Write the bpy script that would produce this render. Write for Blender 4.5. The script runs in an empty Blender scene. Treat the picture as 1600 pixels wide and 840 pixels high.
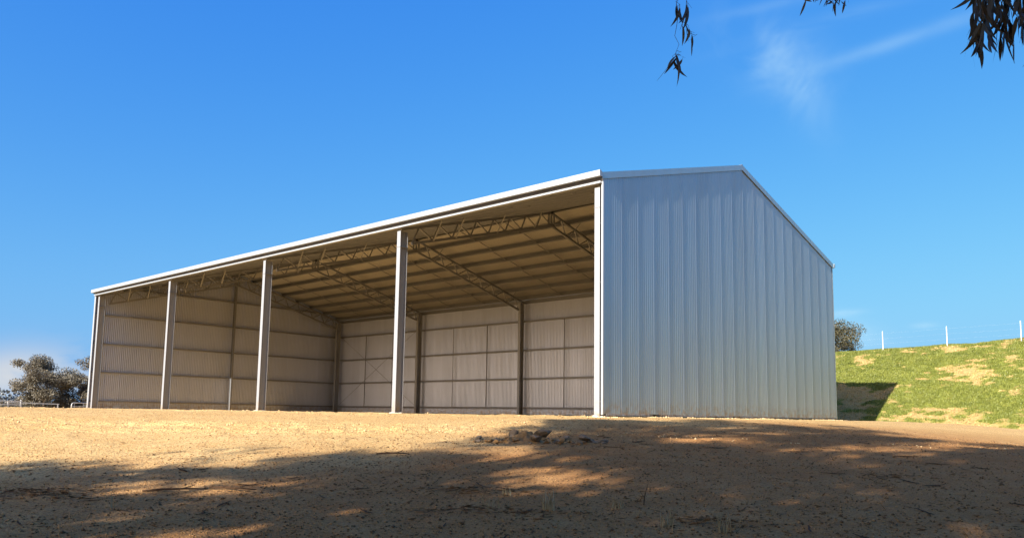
import bpy, math, random
import numpy as np
from mathutils import Vector, Matrix, noise as mnoise

S = bpy.context.scene
R = math.radians
rng = np.random.default_rng(7)
random.seed(7)

# ------------------------------------------------------------------ camera
CAM = Vector((11.5982, -16.2039, -0.0322))
YAW, PIT, ROL = 0.7351, 0.1163, 0.0154
fw = Vector((-math.sin(YAW) * math.cos(PIT), math.cos(YAW) * math.cos(PIT), math.sin(PIT)))
rt = Vector((math.cos(YAW), math.sin(YAW), 0.0))
up = rt.cross(fw)
r2 = rt * math.cos(ROL) + up * math.sin(ROL)
u2 = -rt * math.sin(ROL) + up * math.cos(ROL)
cd = bpy.data.cameras.new("camera")
cam = bpy.data.objects.new("camera", cd)
S.collection.objects.link(cam)
cam.matrix_world = Matrix(((r2.x, u2.x, -fw.x, CAM.x), (r2.y, u2.y, -fw.y, CAM.y), (r2.z, u2.z, -fw.z, CAM.z), (0, 0, 0, 1)))
cd.sensor_fit = 'HORIZONTAL'
cd.sensor_width = 36.0
cd.lens = 1250.3 / 1600 * 36
cd.shift_y = (502.47 - 420) / 1600
cd.clip_start = 0.05
cd.clip_end = 6000
S.camera = cam

# ------------------------------------------------------------------ light
SUN_EL = R(27.0)
SUN_AZ = math.atan2(0.036, -1.0)          # clockwise from +Y
TO_SUN = Vector((math.sin(SUN_AZ) * math.cos(SUN_EL), math.cos(SUN_AZ) * math.cos(SUN_EL), math.sin(SUN_EL)))
ld = bpy.data.lights.new("sun", 'SUN')
ld.energy = 4.6
ld.angle = R(0.53)
ld.color = (1.0, 0.95, 0.88)
sun = bpy.data.objects.new("sun", ld)
sun.rotation_euler = TO_SUN.to_track_quat('Z', 'Y').to_euler()
sun.location = (0, -40, 40)
S.collection.objects.link(sun)

W = bpy.data.worlds.new("World")
S.world = W
W.use_nodes = True
wn, wl = W.node_tree.nodes, W.node_tree.links
wn.clear()
def wnode(t, **kw):
    n = wn.new(t)
    for k, v in kw.items():
        setattr(n, k, v)
    return n
wo = wnode('ShaderNodeOutputWorld')
bg = wnode('ShaderNodeBackground')
bg.inputs['Strength'].default_value = 0.10
sky = wnode('ShaderNodeTexSky', sky_type='NISHITA')
sky.sun_disc = False
sky.sun_elevation = SUN_EL
sky.sun_rotation = SUN_AZ
sky.altitude = 250
sky.air_density = 1.0
sky.dust_density = 3.8
sky.ozone_density = 2.2
EXPO = 1.5
geo = wnode('ShaderNodeTexCoord')
def wmath(op, a, b=None, c=None):
    n = wnode('ShaderNodeMath', operation=op)
    for i, v in enumerate((a, b, c)):
        if v is None:
            continue
        if isinstance(v, (int, float)):
            n.inputs[i].default_value = v
        else:
            wl.new(v, n.inputs[i])
    return n.outputs[0]
def wdot(v):
    n = wnode('ShaderNodeVectorMath', operation='DOT_PRODUCT')
    wl.new(geo.outputs['Generated'], n.inputs[0])
    n.inputs[1].default_value = v
    return n.outputs['Value']
def wisp(az, el, roll, su, sv, nscale, lo, hi, seed, stretch=1.0):
    """thin cirrus patch round one compass direction of the sky: soft window times noise"""
    c = Vector((math.sin(R(az)) * math.cos(R(el)), math.cos(R(az)) * math.cos(R(el)), math.sin(R(el))))
    e1 = c.cross(Vector((0, 0, 1))).normalized()
    e2 = e1.cross(c)
    a = e1 * math.cos(R(roll)) + e2 * math.sin(R(roll))
    b = -e1 * math.sin(R(roll)) + e2 * math.cos(R(roll))
    u, v, w = wdot(a), wdot(b), wdot(c)
    cmb = wnode('ShaderNodeCombineXYZ')
    wl.new(wmath('MULTIPLY', u, 1.0 / stretch), cmb.inputs[0])
    wl.new(v, cmb.inputs[1])
    cmb.inputs[2].default_value = seed
    nz = wnode('ShaderNodeTexNoise')
    nz.inputs['Scale'].default_value = nscale
    nz.inputs['Detail'].default_value = 4
    nz.inputs['Roughness'].default_value = 0.62
    nz.inputs['Distortion'].default_value = 0.6
    wl.new(cmb.outputs[0], nz.inputs['Vector'])
    rp = wnode('ShaderNodeMapRange', interpolation_type='SMOOTHSTEP')
    rp.inputs[1].default_value = lo
    rp.inputs[2].default_value = hi
    wl.new(nz.outputs['Fac'], rp.inputs[0])
    q = wmath('ADD', wmath('POWER', wmath('DIVIDE', u, su), 2.0), wmath('POWER', wmath('DIVIDE', v, sv), 2.0))
    g = wmath('EXPONENT', wmath('MULTIPLY', q, -1.0))
    g = wmath('MULTIPLY', g, wmath('GREATER_THAN', w, 0.0))
    return wmath('MULTIPLY', rp.outputs[0], g)
def px_dir(px, py):
    d = (r2 * ((px - 800) / 1250.3) + u2 * ((502.47 - py) / 1250.3) + fw).normalized()
    return math.degrees(math.atan2(d.x, d.y)), math.degrees(math.asin(d.z))
# clear deep blue of the photograph: each channel of the sky model through its own power curve
sep = wnode('ShaderNodeSeparateColor')
wl.new(sky.outputs[0], sep.inputs[0])
cmbc = wnode('ShaderNodeCombineColor')
chan = []
for i, (k, pw) in enumerate(((.0490, 1.477), (.1810, .858), (.690, .196))):
    chan.append(wmath('MULTIPLY', wmath('POWER', sep.outputs[i], pw), k / (.10 * 2 ** EXPO)))
chan[0] = wmath('MINIMUM', chan[0], wmath('MULTIPLY', chan[1], 1.3))     # unseen glow round the sun, shaped warm to fill the shade
chan[2] = wmath('MAXIMUM', chan[2], wmath('MULTIPLY', chan[1], 0.75))
for i in range(3):
    wl.new(chan[i], cmbc.inputs[i])
hz = wnode('ShaderNodeMix', data_type='RGBA')
wl.new(wmath('MULTIPLY', wmath('EXPONENT', wmath('MULTIPLY', wmath('MAXIMUM', wdot((0, 0, 1)), 0.0), -9.0)), 0.62), hz.inputs[0])
wl.new(cmbc.outputs[0], hz.inputs[6])
hz.inputs[7].default_value = (1.30, 2.55, 3.5, 1)
base = hz.outputs[2]
def cloud(base, fac, amount, col):
    m = wnode('ShaderNodeMix', data_type='RGBA')
    wl.new(wmath('MULTIPLY', fac, amount), m.inputs[0])
    wl.new(base, m.inputs[6])
    m.inputs[7].default_value = (*col, 1)
    return m.outputs[2]
CLOUDS = [  # compass bearing, elevation, roll, half sizes, noise
    (*px_dir(1205, 85), -30, 0.055, 0.030, 9, 0.30, 0.75, 1.3, 1.0, 0.60),
    (*px_dir(1250, 140), -62, 0.050, 0.022, 10, 0.30, 0.80, 4.1, 1.0, 0.50),
    (*px_dir(1400, 66), 10, 0.110, 0.0075, 9, 0.25, 0.70, 2.2, 4.0, 0.26),
    (*px_dir(1270, 40), 8, 0.090, 0.008, 10, 0.30, 0.75, 7.2, 4.0, 0.22),
    (*px_dir(1215, 8), 3, 0.060, 0.006, 10, 0.25, 0.75, 9.2, 4.0, 0.22),
    (*px_dir(1330, 520), -20, 0.070, 0.018, 12, 0.30, 0.75, 5.5, 2.5, 0.40),
    (*px_dir(1445, 508), 0, 0.012, 0.0035, 30, 0.20, 0.60, 3.5, 1.5, 0.40),
    (*px_dir(1322, 489), 4, 0.018, 0.004, 20, 0.20, 0.60, 6.5, 2.0, 0.45),
]
for (az, el, ro, su, sv, ns, lo, hi, sd, st, am) in CLOUDS:
    base = cloud(base, wisp(az, el, ro, su, sv, ns, lo, hi, sd, st), am, (1.9, 2.9, 3.6))
for (az, el, ro, su, sv, ns, lo, hi, sd, st, am) in [
        (*px_dir(18, 585), 10, 0.060, 0.028, 14, 0.25, 0.48, 8.8, 1.4, 1.0),
        (*px_dir(105, 594), 0, 0.045, 0.013, 16, 0.30, 0.60, 3.8, 1.6, 0.75)]:
    base = cloud(base, wisp(az, el, ro, su, sv, ns, lo, hi, sd, st), am, (2.3, 2.45, 2.65))
wl.new(base, bg.inputs['Color'])
wl.new(bg.outputs[0], wo.inputs['Surface'])

S.view_settings.view_transform = 'Standard'
S.view_settings.look = 'None'
S.view_settings.gamma = 1.0
S.view_settings.use_curve_mapping = False
S.view_settings.exposure = EXPO
S.cycles.use_denoising = True
S.cycles.max_bounces = 5
S.cycles.diffuse_bounces = 4
S.cycles.glossy_bounces = 3
S.cycles.transparent_max_bounces = 4
S.cycles.caustics_reflective = False
S.cycles.caustics_refractive = False
S.cycles.sample_clamp_indirect = 6.0

# ------------------------------------------------------------------ helpers
COL = S.collection
class MB:
    def __init__(s):
        s.v, s.f, s.sm = [], [], False
    def box(s, x0, x1, y0, y1, z0, z1):
        n = len(s.v)
        s.v += [(x0, y0, z0), (x1, y0, z0), (x1, y1, z0), (x0, y1, z0), (x0, y0, z1), (x1, y0, z1), (x1, y1, z1), (x0, y1, z1)]
        s.f += [tuple(n + i for i in q) for q in ((0, 3, 2, 1), (4, 5, 6, 7), (0, 1, 5, 4), (1, 2, 6, 5), (2, 3, 7, 6), (3, 0, 4, 7))]
        return s
    def prism(s, prof, o, A, B, D):
        """closed 2-D profile (a,b) swept from o along the vector D; A and B are the profile axes"""
        o, A, B, D = Vector(o), Vector(A), Vector(B), Vector(D)
        n, m = len(s.v), len(prof)
        for k in (0, 1):
            for a, b in prof:
                s.v.append(tuple(o + A * a + B * b + D * k))
        for i in range(m):
            j = (i + 1) % m
            s.f.append((n + i, n + j, n + m + j, n + m + i))
        s.f.append(tuple(n + i for i in reversed(range(m))))
        s.f.append(tuple(n + m + i for i in range(m)))
        return s
    def bar(s, p, q, w, h=None, upv=(0, 0, 1)):
        """rectangular bar from p to q"""
        p, q = Vector(p), Vector(q)
        h = h or w
        d = q - p
        a = d.cross(Vector(upv))
        if a.length < 1e-6:
            a = d.cross(Vector((1, 0, 0)))
        a.normalize()
        b = a.cross(d).normalized()
        return s.prism([(-w / 2, -h / 2), (w / 2, -h / 2), (w / 2, h / 2), (-w / 2, h / 2)], p, a, b, d)
    def tube(s, pts, rad, k=6):
        pts = [Vector(p) for p in pts]
        if not isinstance(rad, (list, tuple)):
            rad = [rad] * len(pts)
        n = len(s.v)
        for i, p in enumerate(pts):
            t = (pts[min(i + 1, len(pts) - 1)] - pts[max(i - 1, 0)])
            if t.length < 1e-7:
                t = Vector((0, 0, 1))
            t.normalize()
            a = t.cross(Vector((0.31, 0.93, 0.17))).normalized()
            b = t.cross(a)
            for j in range(k):
                g = 2 * math.pi * j / k
                s.v.append(tuple(p + (a * math.cos(g) + b * math.sin(g)) * rad[i]))
        for i in range(len(pts) - 1):
            for j in range(k):
                jj = (j + 1) % k
                s.f.append((n + i * k + j, n + i * k + jj, n + (i + 1) * k + jj, n + (i + 1) * k + j))
        s.f.append(tuple(n + j for j in reversed(range(k))))
        s.f.append(tuple(n + (len(pts) - 1) * k + j for j in range(k)))
        return s
    def mesh(s, name, mat, smooth=False):
        me = bpy.data.meshes.new(name)
        me.from_pydata(s.v, [], s.f)
        if mat:
            me.materials.append(mat)
        if smooth:
            me.polygons.foreach_set('use_smooth', [True] * len(me.polygons))
        me.update()
        return me
    def build(s, name, mat, parent=None, smooth=False):
        return link(name, s.mesh(name, mat, smooth), parent)

def link(name, me, parent=None):
    o = bpy.data.objects.new(name, me)
    COL.objects.link(o)
    if parent:
        o.parent = parent
        o.matrix_parent_inverse = Matrix.Translation(-world_loc(parent))
    return o
def world_loc(o):
    v = Vector(o.location)
    return v if o.parent is None else v
def empty(name, loc=(0, 0, 0)):
    o = bpy.data.objects.new(name, None)
    o.location = loc
    COL.objects.link(o)
    return o
def tag(o, label=None, cat=None, group=None, kind=None):
    if label: o['label'] = label
    if cat: o['category'] = cat
    if group: o['group'] = group
    if kind: o['kind'] = kind
    return o
def np_mesh(name, verts, faces, mat, smooth=False, attr=None):
    """verts (n,3), faces (m,3 or 4) as arrays"""
    verts = np.asarray(verts, np.float32)
    faces = np.asarray(faces, np.int32)
    me = bpy.data.meshes.new(name)
    k = faces.shape[1]
    me.vertices.add(len(verts))
    me.vertices.foreach_set('co', verts.ravel())
    me.loops.add(faces.size)
    me.loops.foreach_set('vertex_index', faces.ravel())
    me.polygons.add(len(faces))
    me.polygons.foreach_set('loop_start', np.arange(0, faces.size, k, dtype=np.int32))
    if smooth:
        me.polygons.foreach_set('use_smooth', np.ones(len(faces), bool))
    if attr is not None:
        for an, av in attr.items():
            at_ = me.attributes.new(an, 'FLOAT', 'POINT')
            at_.data.foreach_set('value', np.asarray(av, np.float32))
    me.materials.append(mat)
    me.update(calc_edges=True)
    me.validate()
    return me

# value noise in numpy (for relief and masks)
_T = rng.random((256, 256)).astype(np.float64)
def vnoise(x, y):
    xi, yi = np.floor(x).astype(int), np.floor(y).astype(int)
    fx, fy = x - xi, y - yi
    fx, fy = fx * fx * (3 - 2 * fx), fy * fy * (3 - 2 * fy)
    a, b = _T[xi & 255, yi & 255], _T[(xi + 1) & 255, yi & 255]
    c, d = _T[xi & 255, (yi + 1) & 255], _T[(xi + 1) & 255, (yi + 1) & 255]
    return (a * (1 - fx) + b * fx) * (1 - fy) + (c * (1 - fx) + d * fx) * fy
def fbm(x, y, o=4):
    t, a, n = 0, 0.5, 0
    for i in range(o):
        t = t + a * vnoise(x + 17.3 * i, y - 9.1 * i)
        n += a
        x, y, a = x * 2.03, y * 2.03, a * 0.5
    return t / n

# ------------------------------------------------------------------ materials
def mat(name):
    m = bpy.data.materials.new(name)
    m.use_nodes = True
    nt = m.node_tree
    return m, nt, nt.nodes['Principled BSDF']
def N(nt, t, **kw):
    n = nt.nodes.new(t)
    for k, v in kw.items():
        setattr(n, k, v)
    return n
def noise_tex(nt, scale, detail=5, rough=0.6, vec=None, dist=0.0):
    n = N(nt, 'ShaderNodeTexNoise')
    n.inputs['Scale'].default_value = scale
    n.inputs['Detail'].default_value = detail
    n.inputs['Roughness'].default_value = rough
    n.inputs['Distortion'].default_value = dist
    if vec is not None:
        nt.links.new(vec, n.inputs['Vector'])
    return n.outputs['Fac']
def ramp(nt, fac, stops):
    n = N(nt, 'ShaderNodeValToRGB')
    e = n.color_ramp.elements
    while len(e) < len(stops):
        e.new(0.5)
    for i, (p, c) in enumerate(stops):
        e[i].position = p
        e[i].color = (*c, 1) if len(c) == 3 else c
    nt.links.new(fac, n.inputs[0])
    return n.outputs[0]
def mixc(nt, fac, a, b, blend='MIX'):
    n = N(nt, 'ShaderNodeMix', data_type='RGBA', blend_type=blend)
    for i, v in ((0, fac), (6, a), (7, b)):
        if isinstance(v, (int, float)):
            n.inputs[i].default_value = v
        elif isinstance(v, tuple):
            n.inputs[i].default_value = (*v, 1)
        else:
            nt.links.new(v, n.inputs[i])
    return n.outputs[2]
def mth(nt, op, a, b=None):
    n = N(nt, 'ShaderNodeMath', operation=op)
    for i, v in enumerate((a, b)):
        if v is None: continue
        if isinstance(v, (int, float)): n.inputs[i].default_value = v
        else: nt.links.new(v, n.inputs[i])
    return n.outputs[0]
def bump(nt, bs, h, strength, dist):
    n = N(nt, 'ShaderNodeBump')
    n.inputs['Strength'].default_value = strength
    n.inputs['Distance'].default_value = dist
    nt.links.new(h, n.inputs['Height'])
    nt.links.new(n.outputs[0], bs.inputs['Normal'])
def objpos(nt):
    return N(nt, 'ShaderNodeNewGeometry').outputs['Position']

def metal(name, col, metallic, rough, var=0.06, stain=0.12):
    m, nt, bs = mat(name)
    pos = objpos(nt)
    mp = N(nt, 'ShaderNodeMapping')
    mp.inputs['Scale'].default_value = (1, 1, 0.12)
    nt.links.new(pos, mp.inputs['Vector'])
    streak = noise_tex(nt, 2.5, 3, 0.65, mp.outputs[0])
    spang = noise_tex(nt, 14, 1, 0.5, pos)
    info = N(nt, 'ShaderNodeObjectInfo')
    f = mth(nt, 'ADD', mth(nt, 'MULTIPLY', streak, stain), mth(nt, 'MULTIPLY', info.outputs['Random'], var))
    f = mth(nt, 'ADD', f, mth(nt, 'MULTIPLY', spang, 0.05))
    val = mth(nt, 'SUBTRACT', 1.0 + stain * 0.5 + var * 0.5, f)
    cc = N(nt, 'ShaderNodeCombineXYZ')
    for i in range(3):
        nt.links.new(mth(nt, 'MULTIPLY', val, col[i]), cc.inputs[i])
    sepz = N(nt, 'ShaderNodeSeparateXYZ')
    nt.links.new(pos, sepz.inputs[0])
    mr = N(nt, 'ShaderNodeMapRange', interpolation_type='SMOOTHSTEP')
    mr.inputs[1].default_value, mr.inputs[2].default_value, mr.inputs[3].default_value, mr.inputs[4].default_value = -.05, .55, 1.0, 0.0
    nt.links.new(sepz.outputs[2], mr.inputs[0])
    dirt = mth(nt, 'MULTIPLY', mr.outputs[0], ramp(nt, noise_tex(nt, 6, 2, 0.6, pos), [(0.40, (0.0,) * 3), (0.65, (0.75,) * 3)]))
    nt.links.new(mixc(nt, dirt, cc.outputs[0], (0.36, 0.23, 0.11)), bs.inputs['Base Color'])
    bs.inputs['Metallic'].default_value = metallic
    rr = mth(nt, 'ADD', rough - 0.08, mth(nt, 'MULTIPLY', streak, 0.16))
    nt.links.new(rr, bs.inputs['Roughness'])
    return m
M = {}
M['sheet'] = metal('zincalume_sheet', (0.41, 0.475, 0.50), 0.64, 0.42, 0.09, 0.16)
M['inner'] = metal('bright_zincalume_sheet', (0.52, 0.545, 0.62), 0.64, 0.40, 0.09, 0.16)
M['roof'] = metal('zincalume_roof_sheet', (0.47, 0.45, 0.42), 0.60, 0.42, 0.08, 0.12)
M['steel'] = metal('galvanised_steel', (0.24, 0.24, 0.245), 0.45, 0.45)
M['column'] = metal('galvanised_column', (0.31, 0.315, 0.33), 0.35, 0.45, 0.03, 0.14)
M['trim'] = metal('zincalume_trim', (0.42, 0.435, 0.445), 0.50, 0.42, 0.03, 0.14)

def simple(name, col, rough=0.8, nscale=8.0, var=0.35, bmp=0.0, bdist=0.01):
    m, nt, bs = mat(name)
    pos = objpos(nt)
    nf = noise_tex(nt, nscale, 6, 0.65, pos)
    lo = tuple(c * (1 - var) for c in col)
    hi = tuple(min(1, c * (1 + var)) for c in col)
    nt.links.new(ramp(nt, nf, [(0.3, lo), (0.7, hi)]), bs.inputs['Base Color'])
    bs.inputs['Roughness'].default_value = rough
    if rough > 0.85:
        bs.inputs['Specular IOR Level'].default_value = 0.08
    if bmp:
        bump(nt, bs, nf, bmp, bdist)
    return m
M['concrete'] = simple('concrete', (0.52, 0.47, 0.38), 0.9, 12, 0.2, 0.4, 0.01)
M['bark'] = simple('eucalypt_bark', (0.17, 0.13, 0.10), 0.9, 5, 0.5, 0.6, 0.03)
M['pale_bark'] = simple('pale_gum_bark', (0.30, 0.26, 0.21), 0.85, 3, 0.4, 0.3, 0.02)
M['litter'] = simple('dead_bark', (0.075, 0.043, 0.024), 0.9, 20, 0.6)
M['scrap'] = simple('dead_leaf', (0.13, 0.075, 0.036), 0.9, 18, 0.6)
M['twig'] = simple('dry_twig', (0.11, 0.08, 0.055), 0.9, 30, 0.5)
M['white_paint'] = simple('white_paint', (0.75, 0.75, 0.73), 0.5, 6, 0.08)
M['post_paint'] = simple('weathered_post', (0.50, 0.50, 0.48), 0.7, 6, 0.15)
M['pipe'] = metal('galvanised_pipe', (0.55, 0.55, 0.54), 0.4, 0.45)
M['dry_grass'] = simple('dry_grass', (0.30, 0.235, 0.13), 0.9, 15, 0.35)
M['rock'] = simple('rubble_rock', (0.20, 0.145, 0.095), 0.92, 9, 0.5, 0.9, 0.03)
M['clay'] = simple('clay_clod', (0.30, 0.17, 0.07), 0.95, 11, 0.5, 0.9, 0.03)

def leaf_mat(name, dark, light, trans=0.25):
    m, nt, bs = mat(name)
    pos = objpos(nt)
    nf = noise_tex(nt, 1.6, 4, 0.7, pos)
    c = ramp(nt, nf, [(0.32, dark), (0.68, light)])
    nt.links.new(c, bs.inputs['Base Color'])
    bs.inputs['Roughness'].default_value = 0.55
    tr = N(nt, 'ShaderNodeBsdfTranslucent')
    nt.links.new(c, tr.inputs['Color'])
    mx = N(nt, 'ShaderNodeMixShader')
    mx.inputs[0].default_value = trans
    nt.links.new(bs.outputs[0], mx.inputs[1])
    nt.links.new(tr.outputs[0], mx.inputs[2])
    nt.links.new(mx.outputs[0], nt.nodes['Material Output'].inputs['Surface'])
    return m
M['leaf'] = leaf_mat('eucalypt_leaf', (0.045, 0.050, 0.024), (0.095, 0.10, 0.05), 0.15)
M['leaf_grey'] = leaf_mat('grey_eucalypt_leaf', (0.07, 0.060, 0.040), (0.155, 0.130, 0.085), 0.15)
M['leaf_olive'] = leaf_mat('olive_eucalypt_leaf', (0.040, 0.036, 0.016), (0.095, 0.082, 0.038), 0.15)
M['leaf_far'] = leaf_mat('haze_tinted_eucalypt_leaf', (0.05, 0.065, 0.075), (0.085, 0.10, 0.11), 0.1)  # distance haze painted into the leaf colour
M['leaf_hang'] = leaf_mat('brown_green_gum_leaf', (0.030, 0.024, 0.012), (0.075, 0.062, 0.028), 0.12)

# sandy gravel
def ground_mat():
    m, nt, bs = mat('decomposed_granite')
    pos = objpos(nt)
    big = noise_tex(nt, 0.35, 4, 0.65, pos)
    mid = noise_tex(nt, 2.2, 4, 0.65, pos)
    grain = noise_tex(nt, 34, 2, 0.75, pos)
    fine = noise_tex(nt, 95, 1, 0.6, pos)
    c = ramp(nt, big, [(0.3, (0.60, 0.39, 0.15)), (0.7, (0.72, 0.50, 0.22))])
    c = mixc(nt, ramp(nt, mid, [(0.35, (0.55,) * 3), (0.7, (0.0,) * 3)]), c, (0.55, 0.325, 0.115))
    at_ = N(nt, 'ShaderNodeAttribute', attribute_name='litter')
    litter_shade = mth(nt, 'MULTIPLY', at_.outputs['Fac'], ramp(nt, mid, [(0.25, (1,) * 3), (0.75, (0.72,) * 3)]))
    c = mixc(nt, litter_shade, c, (0.33, 0.135, 0.036))  # litter brown, darkened and reddened so tree shade is painted into it
    c = mixc(nt, ramp(nt, grain, [(0.36, (0.9,) * 3), (0.52, (0.0,) * 3)]), c, (0.19, 0.095, 0.036))
    c = mixc(nt, ramp(nt, fine, [(0.60, (0.0,) * 3), (0.74, (0.38,) * 3)]), c, (0.72, 0.49, 0.24))
    nt.links.new(c, bs.inputs['Base Color'])
    bs.inputs['Roughness'].default_value = 0.95
    bs.inputs['Specular IOR Level'].default_value = 0.15
    h = mth(nt, 'ADD', grain, mth(nt, 'MULTIPLY', fine, 0.5))
    h = mth(nt, 'ADD', h, mth(nt, 'MULTIPLY', mid, 1.5))
    bump(nt, bs, h, 0.85, 0.035)
    return m
M['ground'] = ground_mat()
def bank_mat():
    m, nt, bs = mat('patchy_grass_bank')
    pos = objpos(nt)
    at_ = N(nt, 'ShaderNodeAttribute', attribute_name='grass')
    n1 = noise_tex(nt, 3.0, 6, 0.7, pos)
    n2 = noise_tex(nt, 14, 5, 0.7, pos)
    green = ramp(nt, n1, [(0.3, (0.12, 0.14, 0.022)), (0.7, (0.24, 0.245, 0.048))])
    straw = ramp(nt, n2, [(0.3, (0.26, 0.17, 0.06)), (0.7, (0.52, 0.35, 0.14))])
    f = mth(nt, 'ADD', at_.outputs['Fac'], mth(nt, 'MULTIPLY', mth(nt, 'SUBTRACT', n2, 0.5), 0.9))
    f = ramp(nt, f, [(0.30, (0,) * 3), (0.66, (1,) * 3)])
    nt.links.new(mixc(nt, f, straw, green), bs.inputs['Base Color'])
    bs.inputs['Roughness'].default_value = 0.95
    bs.inputs['Specular IOR Level'].default_value = 0.1
    bump(nt, bs, n2, 0.9, 0.08)
    return m
M['bank'] = bank_mat()
M['blade'] = leaf_mat('grass_blade', (0.125, 0.150, 0.022), (0.25, 0.26, 0.05), 0.3)
M['straw'] = simple('straw_tuft', (0.42, 0.30, 0.12), 0.95, 6, 0.4)
M['hill'] = simple('far_hill', (0.14, 0.17, 0.19), 0.95, 0.02, 0.25)

# ------------------------------------------------------------------ ground
def sp(v, k):
    return k * np.log1p(np.exp(np.clip(v / k, -40, 40)))
def ss(v, a, b):
    t = np.clip((v - a) / (b - a), 0, 1)
    return t * t * (3 - 2 * t)
TRACKS = [[(-14, -14.5), (-5.24, -10.81), (-2.84, -9.05), (-0.81, -7.07), (0.3, -5.3), (0.9, -3.0)],
          [(-14, -16.0), (-4.15, -11.8), (-1.89, -10.07), (-0.65, -9.01), (0.25, -7.5), (0.9, -5.5), (1.6, -3.0)]]
TRACKS += [[(-16, -9.0), (-8, -6.6), (-3.5, -4.6), (-1.2, -2.2), (-.6, .8)], [(-16, -7.2), (-8, -5.0), (-4.6, -3.3), (-2.9, -1.2), (-2.4, 1.0)],
           [(14, 1.0), (7.5, -1.8), (3.0, -4.6), (-1.5, -8.6), (-8, -14)]]
def seg_dist(x, y, line):
    d = np.full(np.shape(x), 1e9)
    for (ax, ay), (bx, by) in zip(line, line[1:]):
        L2 = (bx - ax) ** 2 + (by - ay) ** 2
        t = np.clip(((x - ax) * (bx - ax) + (y - ay) * (by - ay)) / L2, 0, 1)
        d = np.minimum(d, np.hypot(x - ax - t * (bx - ax), y - ay - t * (by - ay)))
    return d
def zbase(x, y):
    a = .67 * x - .74 * y
    z = -.03 - .086 * sp(a - 2, 1.2)
    xr = np.clip(x, 0, 8)
    z = z - (.008 * xr * xr + .05 * np.clip(x - 8, 0, 40)) * (1 - ss(a, 0, 8))
    z = z - .03 * sp(-x - 44, 3)
    return np.maximum(z, -6)
def zground(x, y):
    x, y = np.asarray(x, float), np.asarray(y, float)
    z = zbase(x, y)
    a = .67 * x - .74 * y
    inside = (x < 0.4) & (y > -0.3) & (x > -33)
    amp = np.where(inside, 0.35, 0.5 + 0.5 * ss(a, 0, 6))
    z = z + amp * ((fbm(x * .55, y * .55, 3) - .5) * .07 + (fbm(x * 3.1 + 5, y * 3.1, 3) - .5) * .035)
    for t in TRACKS:                                   # wheel ruts with crumbled edges
        d = seg_dist(x, y, t)
        z = z - .02 * np.exp(-(d / .13) ** 2) + .028 * np.exp(-((d - .24) / .08) ** 2) * (vnoise(x * 7, y * 7) > .42)
    return z
def axis(parts):
    out = []
    for a, b, st in parts:
        out.append(np.arange(a, b, st))
    return np.unique(np.round(np.concatenate(out), 4))
def geom(a, b, n):
    return np.sign(a) * np.geomspace(abs(a), abs(b), n)
xs = np.concatenate([geom(-3000, -60, 26)[:-1], axis([(-60, -14, 1.0), (-14, -4, .2), (-4, 13, .075), (13, 24, .4), (24, 60, 2)]), geom(60, 3000, 22)])
ys = np.concatenate([geom(-3000, -60, 22)[:-1], axis([(-60, -22, 1.5), (-22, -15, .3), (-15, -3, .075), (-3, 6, .15), (6, 24, .5), (24, 60, 2)]), geom(60, 3000, 22)])
X, Y = np.meshgrid(xs, ys)
Z = zground(X, Y)
nx, ny = len(xs), len(ys)
idx = np.arange(nx * ny).reshape(ny, nx)
faces = np.stack([idx[:-1, :-1], idx[:-1, 1:], idx[1:, 1:], idx[1:, :-1]], -1).reshape(-1, 4)
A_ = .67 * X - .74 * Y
litter = ss(X + (fbm(X * .4, Y * .4, 3) - .5) * 5, 0.0, 4.5) * ss(A_, -6.0, 4.0)  # mask for litter plus painted shade, over the tree-shaded foreground
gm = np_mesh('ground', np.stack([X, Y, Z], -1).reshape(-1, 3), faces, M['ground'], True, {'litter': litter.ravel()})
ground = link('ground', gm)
tag(ground, 'sandy gravel ground rising gently to the shed pad', 'ground', kind='structure')

# grass bank behind the shed
def bank_h(x, y):
    x, y = np.asarray(x, float), np.asarray(y, float)
    wob = (fbm(x * .12, y * .05, 2) - .5) * 1.0
    t = y - 19.9 - wob * .6
    top = 3.95 + .045 * x
    z = -.6 + 0 * x
    ramp_ = -.25 + .49 * t
    k = .35
    z = -k * np.log(np.exp(-np.clip(ramp_, -8, 30) / k) + np.exp(-top / k)) + .012 * np.clip(y - 28, 0, 30)
    z = z - .02 * np.clip(y - 75, 0, 400)
    z = z + (fbm(x * .5, y * .5, 3) - .5) * .22 + (fbm(x * 2.6, y * 2.6, 3) - .5) * .10
    return np.maximum(z, -7)
bx = np.concatenate([axis([(-90, -12, 1.5), (-12, 14, .13), (14, 90, 1.5)])])
by = np.concatenate([axis([(18.0, 30, .13), (30, 40, .5), (40, 160, 4)])])
BX, BY = np.meshgrid(bx, by)
BZ = bank_h(BX, BY)
def grass_mask(x, y):
    g = fbm(x * .35 + 3, y * .6, 3) * .45 + fbm(x * 1.7, y * 3.0 + 7, 4) * .75 + fbm(x * 6, y * 9 + 2, 3) * .35
    toe = 1 - ss(y, 20.0, 22.3)
    bare = np.exp(-(((x - 2.6) / 2.1) ** 2 + ((y - 25.0) / .9) ** 2)) + .7 * np.exp(-(((x + 1.2) / 1.3) ** 2 + ((y - 22.6) / 1.0) ** 2)) + .5 * np.exp(-(((x - 1.6) / 1.2) ** 2 + ((y - 27.6) / .35) ** 2))
    return np.clip(.5 + (g - .60) * 2.3 - toe * .50 - bare * .42 - ss(-x, .3, 1.8) * (1 - ss(y, 22.6, 24.2)) * .5, 0, 1)
BG = grass_mask(BX, BY)
nx, ny = len(bx), len(by)
idx = np.arange(nx * ny).reshape(ny, nx)
faces = np.stack([idx[:-1, :-1], idx[:-1, 1:], idx[1:, 1:], idx[1:, :-1]], -1).reshape(-1, 4)
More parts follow.
